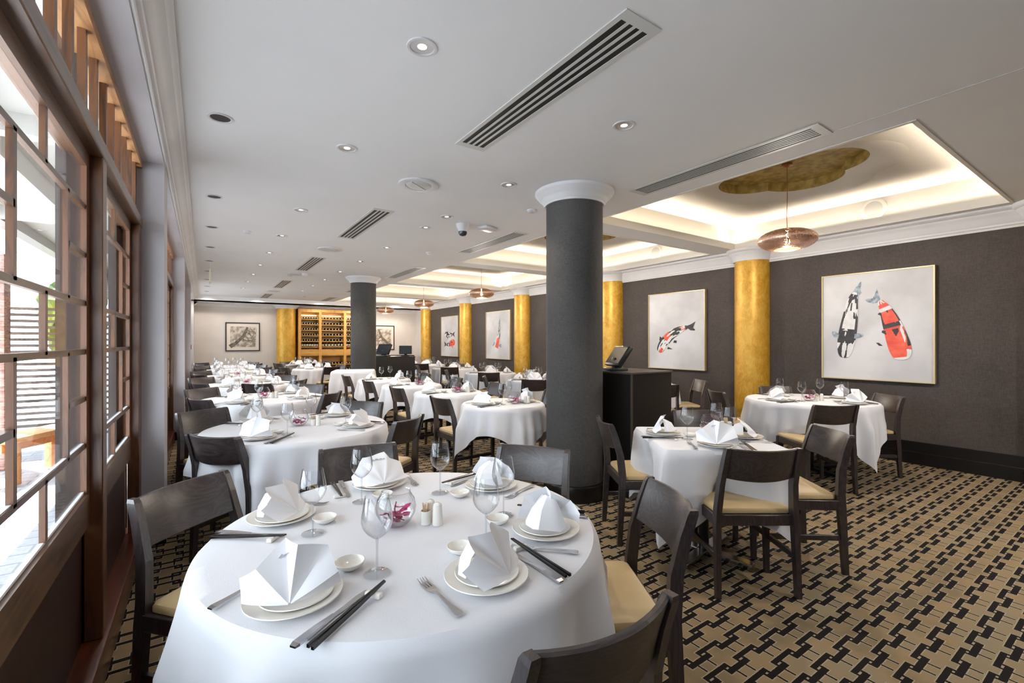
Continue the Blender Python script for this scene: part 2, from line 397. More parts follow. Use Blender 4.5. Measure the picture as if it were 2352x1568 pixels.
for (a,b) in BAYS:
    # three casements, posts between, end posts
    e=.10; p=.09; ww=(b-a-2*e-2*p)/3
    if a<1: e0=.0; ys0=[.10+.07,1.29,2.55]; ye=[1.20,2.46,3.72]; posts=[(a-.2,.17),(1.20,1.29),(2.46,2.55),(3.72,3.85)]
    else:
        ys0=[a+e+(ww+p)*k for k in range(3)]; ye=[y+ww for y in ys0]; posts=[(a,a+e)]+[(ye[k],ye[k]+p) for k in range(2)]+[(b-e,b)]
    for y0,y1 in zip(ys0,ye): window(wi,y0,y1); wi+=1
    for (c_,d) in posts: post.bev(-.395,-.335,c_,d,.15,2.11,'frame',.004,1)
    beam.bev(-.46,-.33,a-.2 if a<1 else a,b,2.10,2.165,'frame_y',.004,1)
    # clerestory
    m=MB(); k=int((b-a)/.212)
    for i in range(k+1):
        y=b-.1-i*.212
        if y>a: m.box(-.378,-.354,y-.016,y+.016,2.16,2.5,'frame')
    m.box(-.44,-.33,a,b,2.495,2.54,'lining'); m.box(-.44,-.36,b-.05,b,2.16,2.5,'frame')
    o=struct('window_%d'%wi,m); MB().box(-.43,-.426,a,b,2.16,2.5,'pane').build('window_pane',None,o); wi+=1
window(wi,-.42,-.02)
struct('trim_7',post); struct('trim_8',beam)
# outside structure : eaves, outer piers, ground, pale return wall
eo=MB()
eo.box(-1.75,-.46,YB-2,14,2.72,2.78,'soffit'); eo.box(-1.83,-1.7,YB-2,14,2.6,2.86,'fascia')
for y in (1.2,3.9,6.6,9.3): eo.box(-1.7,-.46,y,y+.12,2.6,2.72,'soffit')
eo.box(-1.2,-1.08,YB-2,14,2.56,2.72,'soffit')
struct('trim_9',eo)
eo=MB()
for (y,x) in ((2.46,-.475),(1.2,-.475),(3.85,-.50),(7.82,-.5)): eo.box(x-.0,-.40,y,y+.3 if y>3 else y+.09,0,2.6,'render')
eo.box(-.52,-.46,15.6,YF,0,2.7,'render')
struct('wall_outside',eo)
struct('ground',MB().box(-14,-.46,-9,24,-.12,-.02,'paving'))
# ------------------------------------------------------------------ outside things
fr=empty('slat_fence',(-3.4,8.2,0)); tag(fr,'dark horizontal slat fence beyond the patio, seen through the nearest window','fence')
m=MB()
for i in range(22): m.box(-3.4,2.6,-.012,.012,.12+i*.078,.155+i*.078)
m.build('slat_panel','slat',fr)
for x in (-3.4,-1.4,.6,2.55): MB().box(x-.04,x+.04,.015,.08,-.02,1.85).build('post','slat',fr)
pv=empty('pavilion_roof',(-3.8,9.5,0)); tag(pv,'weathered shingle roof of a low garden pavilion behind the slat fence','roof')
MB().add([(-4,0,3.1),(3.4,0,2.0),(3.4,3,2.6),(-4,3,3.9),(-4,0,3.0),(3.4,0,1.9),(3.4,3,2.5),(-4,3,3.8)],[(0,1,2,3),(7,6,5,4),(0,4,5,1),(1,5,6,2),(2,6,7,3),(3,7,4,0)]).build('shingles','shingle',pv)
for x in (-3.6,0,3.1): MB().box(x-.07,x+.07,.2,.34,0,2.1).build('post','slat',pv)
bn=empty('wooden_bench',(-1.42,6.55,0),R_(62)); tag(bn,'orange pine bench standing on the sunny patio outside the nearest window','bench')
MB().bev(-.42,.42,-.17,.17,.40,.45,None,.006).build('seat','pine',bn)
for sx in (-.34,.34):
    for sy in (-.12,.12): MB().bev(sx-.035,sx+.035,sy-.035,sy+.035,0,.40,None,.004).build('leg','pine',bn)
MB().box(-.34,.34,-.015,.015,.3,.38).build('rail','pine',bn)
pb=MB().bev(-.1,.1,-.1,.1,-.02,2.3,None,.01).build('brick_pillar','brickp',None,(-1.85,7.15,0)); tag(pb,'pinkish brick pillar standing on the patio behind the bench','pillar')
bm=bmesh.new(); bmesh.ops.create_icosphere(bm,subdivisions=4,radius=1)
rr=random.Random(3)
for v in bm.verts:
    d=v.co.normalized(); k=1+.16*math.sin(9*d.x+3)*math.sin(8*d.y+1)*math.sin(10*d.z)+rr.uniform(-.12,.12); v.co=Vector((d.x*.34*k,d.y*.34*k,1.25+d.z*.5*k))
me=bpy.data.meshes.new('foliage'); bm.to_mesh(me); bm.free(); me.materials.append(M['leaf'])
sh=empty('garden_shrub',(-1.55,9.0,0)); fo=bpy.data.objects.new('foliage',me); C.objects.link(fo); fo.parent=sh; fo.location=(0,0,.45)
MB().tube([(0,0,-.02),(0,0,1.5)],.04,8).build('stem','slat',sh); tag(sh,'leafy green shrub rising above the slat fence by the pavilion roof','shrub')
# ------------------------------------------------------------------ columns
def capital(m,r,z,h=.11,ext=.1,a0=0,a1=2*PI,seg=48):
    P=[(r+.002,z-h),(r+.014,z-h),(r+.018,z-h*.86),(r+.028,z-h*.8),(r+.034,z-h*.66),(r+.052,z-h*.5),(r+.07,z-h*.42),(r+.076,z-h*.3),(r+ext-.01,z-h*.24),(r+ext,z-h*.14),(r+ext,z-.001)]
    m.lathe(P,seg,None,None,a0,a1)
for (x,y,r,lab) in ((2.745,3.05,.25,'near charcoal fabric covered round column beside the host station'),(2.735,9.47,.25,'far charcoal fabric covered round column in front of the wine cabinet')):
    c=empty('round_column',(x,y,0)); tag(c,lab,'column',)
    MB().lathe([(r,.13),(r,CH-.11)],64).build('shaft','colfab',c)
    m=MB(); capital(m,r,CH,.125,.1); m.build('capital','paint',c)
    MB().lathe([(r+.024,0),(r+.024,.12),(r+.016,.135),(r,.14)],64).build('base','base',c)
GC=[(.60,'gold column at the right edge beside the two-koi painting'),(3.49,'gold column between the two-koi and single-koi paintings'),(6.20,'gold column behind the host station monitor'),(9.17,'gold column right of the upright koi painting'),(12.08,'gold column between the upright koi and stacked koi paintings'),(15.0,'farthest gold column on the right wall, left of the stacked koi painting')]
for i,(y,lab) in enumerate(GC):
    r=.235; c=empty('gold_column',(XR-.02,y,0)); tag(c,'round '+lab,'column',)
    MB().lathe([(r,.2),(r,CH-.1)],48).build('shaft','gold',c)
    m=MB(); capital(m,r,CH,.17,.11); m.build('capital','paint',c)
    MB().lathe([(r+.03,0),(r+.03,.11),(r+.01,.13),(r+.01,.23),(r,.24)],48).build('base','base',c)
c=empty('gold_column',(2.20,YF-.2,0)); tag(c,'round gold column at the far wall beside the wine cabinet','column')
r=.28; MB().lathe([(r,0),(r,2.42)],48).build('shaft','gold',c); m=MB(); capital(m,r,2.52,.1,.1); m.build('capital','paint',c)
# ------------------------------------------------------------------ ceiling fittings
def vent(x0,x1,y0,y1,nb,lab):
    e=empty('ceiling_vent',((x0+x1)/2,(y0+y1)/2,CH)); w,l=(x1-x0)/2,(y1-y0)/2; t=.026
    m=MB(); m.box(-w+t,w-t,-l,-l+t*2,-.005,0); m.box(-w+t,w-t,l-t*2,l,-.005,0); m.box(-w,-w+t,-l,l,-.005,0); m.box(w-t,w,-l,l,-.005,0); m.build('frame','vent',e)
    MB().box(-w+t,w-t,-l+t,l-t,-.0025,-.0005).build('backing','hole',e)
    n_=nb; p=(2*w-2*t)/n_
    m=MB()
    for i in range(n_-1):
        x=-w+t+p*(i+1); m.box(x-p*.2,x+p*.2,-l+2*t,l-2*t,-.0045,-.003)
    m.build('slat','vent',e); tag(e,lab,'air vent')
VR=['nearest to the camera','second from the camera','third from the camera','fourth from the camera','farthest from the camera']
for k,(y0,y1) in enumerate(((1.24,2.73),(4.49,5.99),(7.57,9.15),(10.78,12.4),(14.0,15.5))):
    vent(1.395,1.61,y0,y1,4,'long slotted ceiling vent in the left vent row, '+VR[k])
for k,(y0,y1) in enumerate(((1.24,2.73),(4.49,5.99),(7.6,9.2),(10.8,12.4),(14.1,15.5))):
    vent(3.09,3.30,y0,y1,6,'long slotted ceiling vent beside the coffers, '+VR[k])
def downlight(lit):
    def f():
        e=empty('recessed_downlight')
        MB().lathe([(.052,-.001),(.055,-.006),(.066,-.006),(.068,-.0005)],28).build('trim_ring','white',e)
        if lit:
            MB().lathe([(.052,-.002),(.036,-.0018),(.02,-.0016)],20).build('reflector','chrome',e); MB().disc(.021,-.0022,16).build('lamp','lamp',e)
        else: MB().disc(.052,-.0015,24).build('baffle','hole',e)
        return e
    return f
dl0=Proto(downlight(False)); dl1=Proto(downlight(True))
ORD=['nearest','second','third','fourth','fifth','sixth','seventh','eighth','ninth','tenth','eleventh']
for k,y in enumerate([1.88,3.2,4.96,6.28,7.61,8.9,10.2,11.58,12.95,14.25]):
    dl0.put((.086,y,CH),0,'%s black unlit downlight in the ceiling row along the windows'%ORD[k],'downlight',None)
B_=[1.92,3.21,4.97,6.3,7.6,8.9,10.2,11.5,12.9]
for k,y in enumerate(B_): dl1.put((.816,y,CH),0,'%s lit downlight in the row over the large round tables'%ORD[k],'downlight')
C_=[1.92,3.19,4.37,4.92,6.27,7.58,8.9,10.2,11.45,12.76]
for k,y in enumerate(C_): dl1.put((2.135,y,CH),0,'%s lit downlight in the row beside the dark columns'%ORD[k],'downlight')
for k,x in enumerate((3.1,4.3)): dl1.put((x,15.95,2.52),0,'%s lit downlight above the wine cabinet'%('left','right')[k],'downlight')
for k,x in enumerate((0.1,.75,1.35)): dl0.put((x,15.95,2.52),0,'%s black unlit downlight in the low ceiling by the far wall'%('left','middle','right')[k],'downlight')
def speaker():
    e=empty('ceiling_speaker')
    MB().lathe([(.165,-.0005),(.165,-.012),(.155,-.016),(.11,-.012),(.108,-.004)],40).build('rim','white',e)
    MB().lathe([(.108,-.004),(.095,-.014),(.06,-.016),(.0005,-.016)],40).build('grille','vent',e)
    MB().box(-.1,.1,-.006,.006,-.02,-.012,None,Matrix.Rotation(R_(35),4,'Z')).build('bar','white',e); return e
sp=Proto(speaker)
for k,y in enumerate((3.61,6.82,9.68,13.2)): sp.put((1.5,y,CH),0,'%s round white air outlet between the ceiling vents'%ORD[k],'air outlet')
def det():
    e=empty('smoke_detector'); MB().lathe([(.045,0),(.045,-.012),(.03,-.028),(.0005,-.03)],20).build('body','white',e); return e
dt=Proto(det)
for x,y,l in ((2.73,3.67,'beside the near dark column'),(2.76,6.24,'beside the second vent by the coffers'),(.44,6.27,'in the window side ceiling'),(1.42,9.9,'beside the third vent'),(2.4,14.2,'near the wine cabinet')): dt.put((x,y,CH),0,'small round white detector on the ceiling '+l,'detector')
cc=empty('dome_camera',(2.42,4.55,CH)); tag(cc,'white dome security camera on the ceiling left of the near column','camera')
MB().lathe([(.075,0),(.07,-.03),(.05,-.07),(.05,-.085)],28).build('housing','white',cc); MB().lathe([(.05,-.085),(.047,-.11),(.03,-.13),(.0005,-.136)],24).build('dome','screen',cc)
ap=MB().bev(-.11,.11,-.07,.07,-.04,0,'white',.015,3).build('access_point',None,None,(2.72,4.5,CH),R_(20)); tag(ap,'white box access point on the ceiling beside the dome camera','access point')
cc=empty('ceiling_camera',(1.62,9.45,CH)); tag(cc,'small white security camera beside a far ceiling outlet','camera'); MB().lathe([(.06,0),(.05,-.05),(.0005,-.08)],20).build('housing','white',cc)
ex=empty('hanging_sign',(.10,9.3,0)); tag(ex,'thin cream exit sign hanging edge-on below the window side ceiling','sign')
MB().box(-.012,.012,-.17,.17,2.36,2.58).build('panel','exitw',ex); MB().tube([(0,-.1,2.58),(0,-.1,CH)],.004,6).tube([(0,.1,2.58),(0,.1,CH)],.004,6).build('rod','white',ex)
fa=MB().bev(-.035,.035,-.012,0,-.05,.05,'red',.004).build('fire_call_point',None,None,(-.215,11.95,1.25),PI/2); tag(fa,'red fire call point on the window side wall far away','call point')
# in-coffer wall speakers
def wsp():
    e=empty('wall_speaker'); T=Matrix.Rotation(-PI/2,4,'Y')
    MB().lathe([(.13,0),(.13,.008),(.12,.012),(.09,.008)],36,None,T).build('rim','tray',e); MB().lathe([(.09,.008),(.05,.012),(.0005,.012)],30,None,T).build('grille','vent',e); return e
ws=Proto(wsp)
for k,(y0,y1) in enumerate(COF[:4]): ws.put((CX1+.129,(y0+y1)/2-.25,2.90),0,'round speaker on the lit inner face of the %s coffer'%ORD[k],'speaker')
# pendants
def pend():
    e=empty('pendant_lamp'); z=2.395
    prof_=[(.27*math.cos(R_(a)),.112*math.sin(R_(a))) for a in (-62,-50,-38,-26,-14,-4,6,16,28,40,52,64,76,86)]
    MB().lathe([(r,z+q) for r,q in prof_],64).build('shade','copper',e)
    MB().lathe([(.118,z-.098),(.13,z-.098),(.13,z-.084),(.118,z-.084),(.118,z-.098)],40).build('ring','coppertrim',e)
    MB().lathe([(.118,z-.085),(.06,z-.08),(.0005,z-.078)],32).build('diffuser','diff',e)
    MB().lathe([(.0005,z-.055),(.022,z-.045),(.03,z-.02),(.022,z+.005),(.012,z+.03),(.012,z+.1)],16).build('bulb','bulb',e)
    MB().tube([(0,0,z+.09),(.003,0,z+.14),(0,.004,z+.25),(.006,0,z+.42),(.012,.004,z+.55),(.004,0,z+.7),(0,0,TZ+.13)],.0035,6).build('cord','coppertrim',e)
    MB().lathe([(.05,TZ+.16),(.05,TZ+.13),(.02,TZ+.115),(.0005,TZ+.115)],24).build('ceiling_rose','coppertrim',e); return e
pe=Proto(pend)
for k,(y0,y1) in enumerate(COF): pe.put(((CX0+CX1)/2,(y0+y1)/2,0),k*.7,'flattened copper pendant lamp hanging from the %s coffer'%ORD[k],'pendant lamp')
# ------------------------------------------------------------------ koi paintings
def koi(spine,wid,patch,T,fins,z0=.004,nu=130,nv=36):
    m=MB(); mats=['koi_white','koi_black','koi_red','koi_blue']
    def sp_(u):
        f=u*(len(spine)-1); i=min(int(f),len(spine)-2); t=f-i
        P=[Vector(spine[max(i-1,0)]),Vector(spine[i]),Vector(spine[i+1]),Vector(spine[min(i+2,len(spine)-1)])]
        return .5*((2*P[1])+(P[2]-P[0])*t+(2*P[0]-5*P[1]+4*P[2]-P[3])*t*t+(3*P[1]-P[0]-3*P[2]+P[3])*t**3)
    vs=[];
    for i in range(nu+1):
        u=i/nu; c=sp_(u); d=(sp_(min(u+.01,1))-sp_(max(u-.01,0))).normalized(); nn=Vector((-d.y,d.x)); w=wid(u)
        for k in range(nv+1):
            q=-1+2*k/nv; p=c+nn*w*q; vs.append((p.x,p.y,z0+.003*(1-q*q)))
    by={}
    for i in range(nu):
        for k in range(nv):
            a=i*(nv+1)+k; mm=patch((i+.5)/nu,-1+2*(k+.5)/nv); by.setdefault(mm,[]).append((a,a+1,a+nv+2,a+nv+1))
    for k,fs in by.items(): m.add(vs,fs,mats[k])
    for (pts,mm) in fins: m.add([(p[0],p[1],z0+.001) for p in pts],[list(range(len(pts)))],mats[mm])
    return m
def body(w0,tail=.12):
    def f(u):  # u=0 head, 1 tail root
        return w0*max(.02,(math.sqrt(max(0,1-(1-min(u/.24,1))**2)))**.8*(1-(1-tail)*max(0,(u-.24)/.76)**1.5))
    return f
from mathutils import noise as mn
def nz(u,v,s,o): return mn.noise(Vector((u*s*2.2+o,v*s*.8+o*1.7,o)))
def painting(y0,y1,fish,lab,w=None):
    e=empty('koi_painting',(XR,(y0+y1)/2,1.545),0); L=(y1-y0)/2; H=.645
    # local: canvas plane (a: along -Y -> image right, b: up). mapping a,b -> (x=-t, y=-a, z=b)
    T=Matrix(((0,0,-1,-.035),(-1,0,0,0),(0,1,0,0),(0,0,0,1)))
    MB().box(-.034,0,-L+.012,L-.012,-H+.012,H-.012).build('canvas','canvas',e)
    m=MB()
    for a,b,c_,d in ((-L+.012,L-.012,-H,-H+.012),(-L+.012,L-.012,H-.012,H),(-L,-L+.012,-H,H),(L-.012,L,-H,H)): m.box(-.05,0,a,b,c_,d)
    m.build('frame','framegold',e)
    for mm in fish:
        q=mm; q.v=[(T@Vector(p))[:] for p in q.v]; q.build('koi',None,e,autosmooth=False)
    tag(e,lab,'painting')
S=1.0
def pat1(u,v):
    n1=nz(u,v,3,1.3)
    if u>.93: return 3
    if u<.32: return 1 if n1+(.45 if .16<u<.30 else .05)>.02 else 0
    if .66<u<.84: return 1 if n1>-.22 else 0
    if abs(v)>.72 and n1>-.05: return 1
    return 1 if (.45<u<.66 and n1>.28) or (abs(v)<.1 and .55<u<.7) else 0
def pat2(u,v):
    n1=nz(u,v,2.6,5.1)
    if u>.95: return 3
    if u<.06 : return 0
    if u<.45: return 1 if (.2<u<.42 and n1>.26) else (2 if v>-.55 or n1>.0 else 0)
    if u<.50: return 1 if n1>-.05 else 0
    if u<.7: return 1 if n1>.3 else (2 if abs(v)<.85 else 1)
    if u<.76: return 0
    if u<.84: return 2 if n1>-.2 else 0
    return 2 if n1>.05 and u<.93 else 0
def pat3(u,v):
    n1=nz(u,v,3.4,9.4)
    if u<.12: return 2 if v<.1 and n1>-.25 else (1 if v>.55 else 0)
    if u<.3: return 1 if v>.6 or n1>.18 else 0
    if u<.45: return 2 if v>-.3 and n1>-.3 else (1 if n1>0 else 0)
    if u<.72: return 1 if n1>-.12 else 0
    if u<.86: return 2 if n1>-.15 else 0
    return 1
def pat4(u,v):
    n1=nz(u,v,3,2.2)
    if u<.24: return 0
    if u<.52: return 2 if abs(v)<.8 else 0
    if u<.62: return 0 if n1<.1 else 1
    return 1 if n1>-.15 else 0
def pat5(u,v): return 1 if nz(u,v,3.5,4.4)>-.12 else 0
def pat6(u,v): return 2 if u<.5 and nz(u,v,3,7.7)>-.35 else (1 if nz(u,v,3,3.3)>-.2 else 0)
A=koi([(-.305,-.385),(-.283,-.2),(-.258,-.02),(-.235,.14),(-.218,.29),(-.193,.385),(-.175,.42)],body(.095),pat1,None,[([(-.185,.375),(-.205,.42),(-.175,.48),(-.135,.53),(-.124,.535),(-.125,.49),(-.145,.44),(-.118,.405),(-.135,.385),(-.17,.37)],3),([(-.365,-.15),(-.41,-.13),(-.435,-.09),(-.43,-.06),(-.40,-.055),(-.355,-.09)],3),([(-.20,-.15),(-.13,-.135),(-.10,-.11),(-.11,-.09),(-.17,-.085),(-.20,-.10)],3)])
B=koi([(.268,-.395),(.248,-.28),(.21,-.13),(.165,.03),(.125,.15),(.08,.25),(.045,.30)],body(.105),pat2,None,[([(.035,.27),(-.01,.265),(-.06,.285),(-.085,.31),(-.075,.325),(-.01,.325),(.012,.38),(.030,.436),(.04,.40),(.066,.30)],3),([(.10,.14),(.055,.155),(.035,.135),(.06,.12),(.115,.09)],1),([(.12,-.06),(.08,-.055),(.075,-.08),(.12,-.11)],1),([(.02,-.2),(.05,-.2),(.085,-.235),(.05,-.235)],1),([(.29,-.195),(.335,-.185),(.29,-.21)],1)])
painting(1.50,2.59,[A,B],'large square painting of two koi, black-white and red, in thin gilt frame')
A=koi([(-.335,-.36),(-.24,-.22),(-.12,-.1),(.03,-.01),(.16,.035),(.245,.06)],body(.088,.22),pat3,None,[([(.235,.04),(.29,.0),(.36,-.005),(.375,.015),(.335,.035),(.355,.09),(.385,.145),(.30,.10),(.235,.08)],1),([(-.32,-.15),(-.31,-.09),(-.26,-.12),(-.24,-.17),(-.3,-.19)],1),([(-.14,-.27),(-.05,-.31),(-.16,-.31)],1),([(-.02,-.16),(.03,-.165),(.02,-.205),(-.04,-.2)],1)])
painting(4.23,5.33,[A],'square painting of a single tricolour koi swimming down to the left')
A=koi([(-.07,-.47),(-.06,-.37),(.0,-.2),(.05,-.02),(.07,.12),(.09,.24)],body(.10,.15),pat4,None,[([(.06,.22),(.04,.3),(.07,.4),(.1,.46),(.11,.34),(.12,.24)],3),([(-.17,-.27),(-.26,-.3),(-.22,-.22),(-.17,-.18),(-.13,-.2)],3),([(.06,-.3),(.16,-.34),(.2,-.3),(.18,-.24),(.06,-.24)],3)])
painting(9.74,10.95,[A],'square painting of one upright koi with a white head and red back')
A=koi([(-.33,.02),(-.2,.06),(-.02,.05),(.14,.05),(.26,.06)],body(.095,.2),pat5,None,[([(.24,.04),(.38,-.04),(.33,.06),(.39,.15),(.24,.09)],1),([(-.15,-.02),(-.12,-.1),(-.08,-.02)],1)])
B=koi([(.38,-.2),(.22,-.2),(.02,-.24),(-.12,-.26),(-.24,-.26)],body(.1,.2),pat6,None,[([(-.22,-.24),(-.38,-.16),(-.33,-.27),(-.36,-.33),(-.22,-.29)],1),([(.15,-.3),(.2,-.38),(.24,-.29)],2)])
painting(12.63,13.85,[A,B],'square painting of two stacked koi, black above red, farthest on the right wall')
def inkpic(x,flip,lab):
    e=empty('framed_ink_picture',(x,YF,1.52)); w,h=.46,.44
    m=MB()
    for a,b,c_,d in ((-w+.03,w-.03,-h,-h+.03),(-w+.03,w-.03,h-.03,h),(-w,-w+.03,-h,h),(w-.03,w,-h,h)): m.box(a,b,-.03,0,c_,d)
    m.build('frame','framedark',e); MB().box(-w+.02,w-.02,-.012,0,-h+.02,h-.02).build('mount','mount',e)
    MB().box(-w*.72,w*.74,-.014,-.012,-h*.72,h*.72).build('paper','inkpale',e)
    f=-1 if flip else 1
    m=MB(); m.tube([(f*-.34,-.014,-.3),(f*-.2,-.014,-.2),(f*.02,-.014,.02),(f*.12,-.014,.3)],[.07,.05,.05,.035],6)
    for k in range(7): m.tube([(f*(-.1+.05*k),-.014,-.1+.06*k),(f*(.05+.05*k),-.014,-.1+.03*k*(-1)**k),(f*.36,-.014,-.14+.07*k)],[.012,.009,.004],5)
    for v in range(len(m.v)): m.v[v]=(m.v[v][0],-.0145+(m.v[v][1]+.014)*.03,m.v[v][2])
    m.build('branch','ink',e); tag(e,lab,'picture')
inkpic(1.02,False,'small framed ink picture of a diagonal branch, left of the wine cabinet')
inkpic(5.35,True,'small framed ink picture of a branch on the far wall behind the second dark column')
# ------------------------------------------------------------------ wine cabinet
WX0,WX1=2.52,4.62
wc=empty('wine_cabinet',((WX0+WX1)/2,YF,0)); tag(wc,'tall honey oak wine cabinet filled with rows of bottles at the far wall','cabinet')
hw=(WX1-WX0)/2
m=MB(); m.box(-hw,hw,-.42,-.05,2.33,2.43); m.box(-hw,hw,-.42,0,0,.1)
for x in (-hw,-hw+.62,hw-.70,hw-.08): m.box(x,x+.08,-.42,-.02,.1,2.33)
m.build('carcass','oak',wc)
MB().box(-hw+.02,hw-.02,-.05,-.03,.1,2.33).build('back_panel','oak_x',wc)
SZ=[.42,.62,.92,1.20,1.38,1.56,1.74,1.92,2.1]
bays=[(-hw+.08,-hw+.62),(-hw+.70,hw-.70),(hw-.62,hw-.08)]
for (a,b) in bays:
    for z in SZ: MB().box(a,b,-.40,-.05,z-.012,z+.012).build('shelf','oak_x',wc)
    MB().box(a,b,-.41,-.39,.93,1.12).build('drawer_front','oak_x',wc)
    MB().box(a+.02,b-.02,-.12,-.08,2.22,2.25).build('shelf_light','winelight',wc)
def bottle_lying():
    e=empty('wine_bottle'); T=Matrix.Rotation(PI/2,4,'X')
    MB().lathe([(.0005,-.28),(.034,-.28),(.034,-.11),(.014,-.06),(.014,0),(.0005,0)],10,None,T).build('body','bottle',e)
    MB().lathe([(.0155,-.045),(.0155,.002),(.0005,.002)],10,None,T).build('foil','label',e); return e
def bottle_up():
    e=empty('wine_bottle')
    MB().lathe([(.0005,0),(.036,0),(.036,.18),(.014,.23),(.014,.29),(.0005,.29)],10).build('body','bottle',e)
    MB().lathe([(.037,.05),(.037,.13)],10).build('paper_label','label',e); return e
b1=Proto(bottle_lying); b2=Proto(bottle_up)
cxw=(WX0+WX1)/2
for bi,(a,b) in enumerate(bays):
    bn_=('left','middle','right')[bi]
    k=7
    for z,rn in ((.42,'lowest'),(.62,'second lowest'),(1.38,'row above the standing bottles'),(1.56,'middle'),(1.74,'upper middle'),(1.92,'upper'),(2.1,'topmost')):
        for i in range(k):
            b1.put((cxw+a+(b-a)*(i+.5)/k,YF-.37,z+.047),0,'dark wine bottle lying in the %s bay, %s row'%(bn_,rn.replace('row ','')),'bottle','bottles lying in the %s bay, %s row'%(bn_,rn.replace('row ','')))
    for i in range(k): b2.put((cxw+a+(b-a)*(i+.5)/k,YF-.33,1.2+.012-.0),0,'dark wine bottle standing upright with a pale label, %s bay of cabinet'%bn_,'bottle','bottles standing in the %s bay'%bn_,(1,1,.56))
# ------------------------------------------------------------------ host stations
hs=empty('host_station',(3.03,2.64,0)); tag(hs,'tall black host station beside the near dark column','counter')
MB().box(.01,.55,.01,.5,.0,1.075).build('body','black',hs); MB().bev(0,.56,0,.51,1.072,1.09,None,.003,1).build('top','blackedge',hs)
MB().box(-.002,.012,-.002,.012,0,1.072).build('corner_strip','blackedge',hs)
def monitor(name,loc,rz,lab,s=1,lean=28):
    e=empty(name,loc,rz); T=Matrix.Translation((0,0,.03*s))@Matrix.Rotation(R_(-lean),4,'X')
    MB().bev(-.18*s,.18*s,-.025*s,.025*s,.02,.27*s,'plastic',.008).build('housing','plastic',e).matrix_local=T
    o=MB().box(-.16*s,.16*s,-.028*s,-.0255*s,.04,.25*s).build('screen','screen',e); o.matrix_local=T
    MB().bev(-.12*s,.12*s,-.06*s,.14*s,0,.03*s,None,.006).build('foot','plastic',e); MB().bev(-.04*s,.04*s,.02*s,.1*s,.02*s,.14*s,None,.006).build('stand','plastic',e); tag(e,lab,'monitor'); return e
monitor('touch_monitor',(3.13,2.97,1.09),R_(-112),'black touch screen leaning back on the near host station',.85,34)
sb=MB().bev(5.6,6.25,15.4,16.1,0,.9,'black',.004).build('sideboard',None,None); tag(sb,'low black sideboard by the far right corner','sideboard')
hs=empty('host_station',(3.02,9.75,0)); tag(hs,'low black service counter right of the far dark column','counter')
MB().box(0,.95,0,.5,0,1.02).build('body','black',hs); MB().bev(-.01,.96,-.01,.51,1.015,1.035,None,.003,1).build('top','black',hs)

monitor('touch_monitor',(3.3,10.02,1.035),R_(-60),'grey touch screen tilted on the far service counter',1.0)
monitor('desk_monitor',(3.88,10.1,1.035),R_(-25),'square dark monitor on the far service counter',.8,8)
# ------------------------------------------------------------------ chairs
def chairfn():
    e=empty('dining_chair')
    # seat pad (tapered, crowned)
    m=MB(); sec=[]
    out=[]
    for (x,y) in ((-.205,-.205),(.205,-.205),(.222,.225),(-.222,.225)): out.append((x,y))
    def ring(s_,z,r=.03):
        pts=[]
        for i,(x,y) in enumerate(out):
            cx,cy=x*s_-math.copysign(r,x),y*s_-math.copysign(r,y)
            a0={0:PI,1:1.5*PI,2:0,3:.5*PI}[i]
            for k in range(5): a=a0+PI/2*k/4; pts.append((cx+r*math.cos(a),cy+r*math.sin(a),z))
        return pts
    secs=[ring(.97,.428),ring(1,.434),ring(1.0,.448),ring(.975,.458),ring(.9,.464),ring(.6,.469),ring(.2,.470,.01)]
    m.loft(secs); m.build('seat','seat',e)
    m=MB(); m.bev(-.205,.205,-.225,-.2,.372,.430,None,.003,1); m.bev(-.215,.215,.195,.22,.372,.430,None,.003,1); m.bev(-.222,-.197,-.21,.21,.372,.430,None,.003,1); m.bev(.197,.222,-.21,.21,.372,.430,None,.003,1)
    m.build('seat_frame','chair',e)
    # backrest : curved plywood
    m=MB(); secs=[]; n_=14
    for i in range(n_+1):
        t=-1+2*i/n_; x=.173*t; dy=-.040*(1-t*t)
        row=[]
        for (z,yo) in ((.635,-.247),(.64,-.241),(.715,-.262),(.797,-.29),(.802,-.294)): row.append((x,yo+dy+.007,z-.012*(1-t*t)*(1 if z<.7 else .3)))
        for (z,yo) in ((.802,-.296),(.797,-.302),(.715,-.276),(.64,-.256),(.635,-.25)): row.append((x,yo+dy-.001,z-.012*(1-t*t)*(1 if z<.7 else .3)))
        secs.append(row)
    m.loft(secs); m.build('backrest','chair_x',e)
    for s in (-1,1):
        def sq(cx,cy,z,wx,wy): return [(s*cx-wx/2,cy-wy/2,z),(s*cx+wx/2,cy-wy/2,z),(s*cx+wx/2,cy+wy/2,z),(s*cx-wx/2,cy+wy/2,z)]
        MB().loft([sq(.212,-.245,0,.026,.03),sq(.208,-.225,.38,.03,.042),sq(.203,-.222,.46,.03,.044),sq(.193,-.235,.6,.028,.044),sq(.187,-.268,.72,.026,.04),sq(.185,-.292,.79,.025,.036),sq(.184,-.297,.803,.02,.028)],sm=False).build('leg','chair',e)
        MB().loft([sq(.215,.2,0,.026,.026),sq(.21,.205,.4,.032,.034),sq(.21,.205,.43,.032,.034)],sm=False).build('leg','chair',e)
        MB().bev(s*.209-.009,s*.209+.009,-.22,.2,.195,.225,None,.002,1).build('stretcher','chair',e)
    return e
CHR=Proto(chairfn)
SIDES=['far','far right','right','near right','near','near left','left','far left']
def side(dx,dy):
    f=dx*SN+dy*CS; r=dx*CS-dy*SN
    return SIDES[int(round(math.degrees(math.atan2(r,f))/45))%8]
def chair_at(mx,my,rot,lab,grp=None):
    "mx,my: top middle of the back; rot: degrees, chair faces +Y at 0"
    a=R_(rot); x=mx-(.29*math.sin(a)); y=my+.29*math.cos(a)
    return CHR.put((x,y,0),a,lab,'chair',grp)
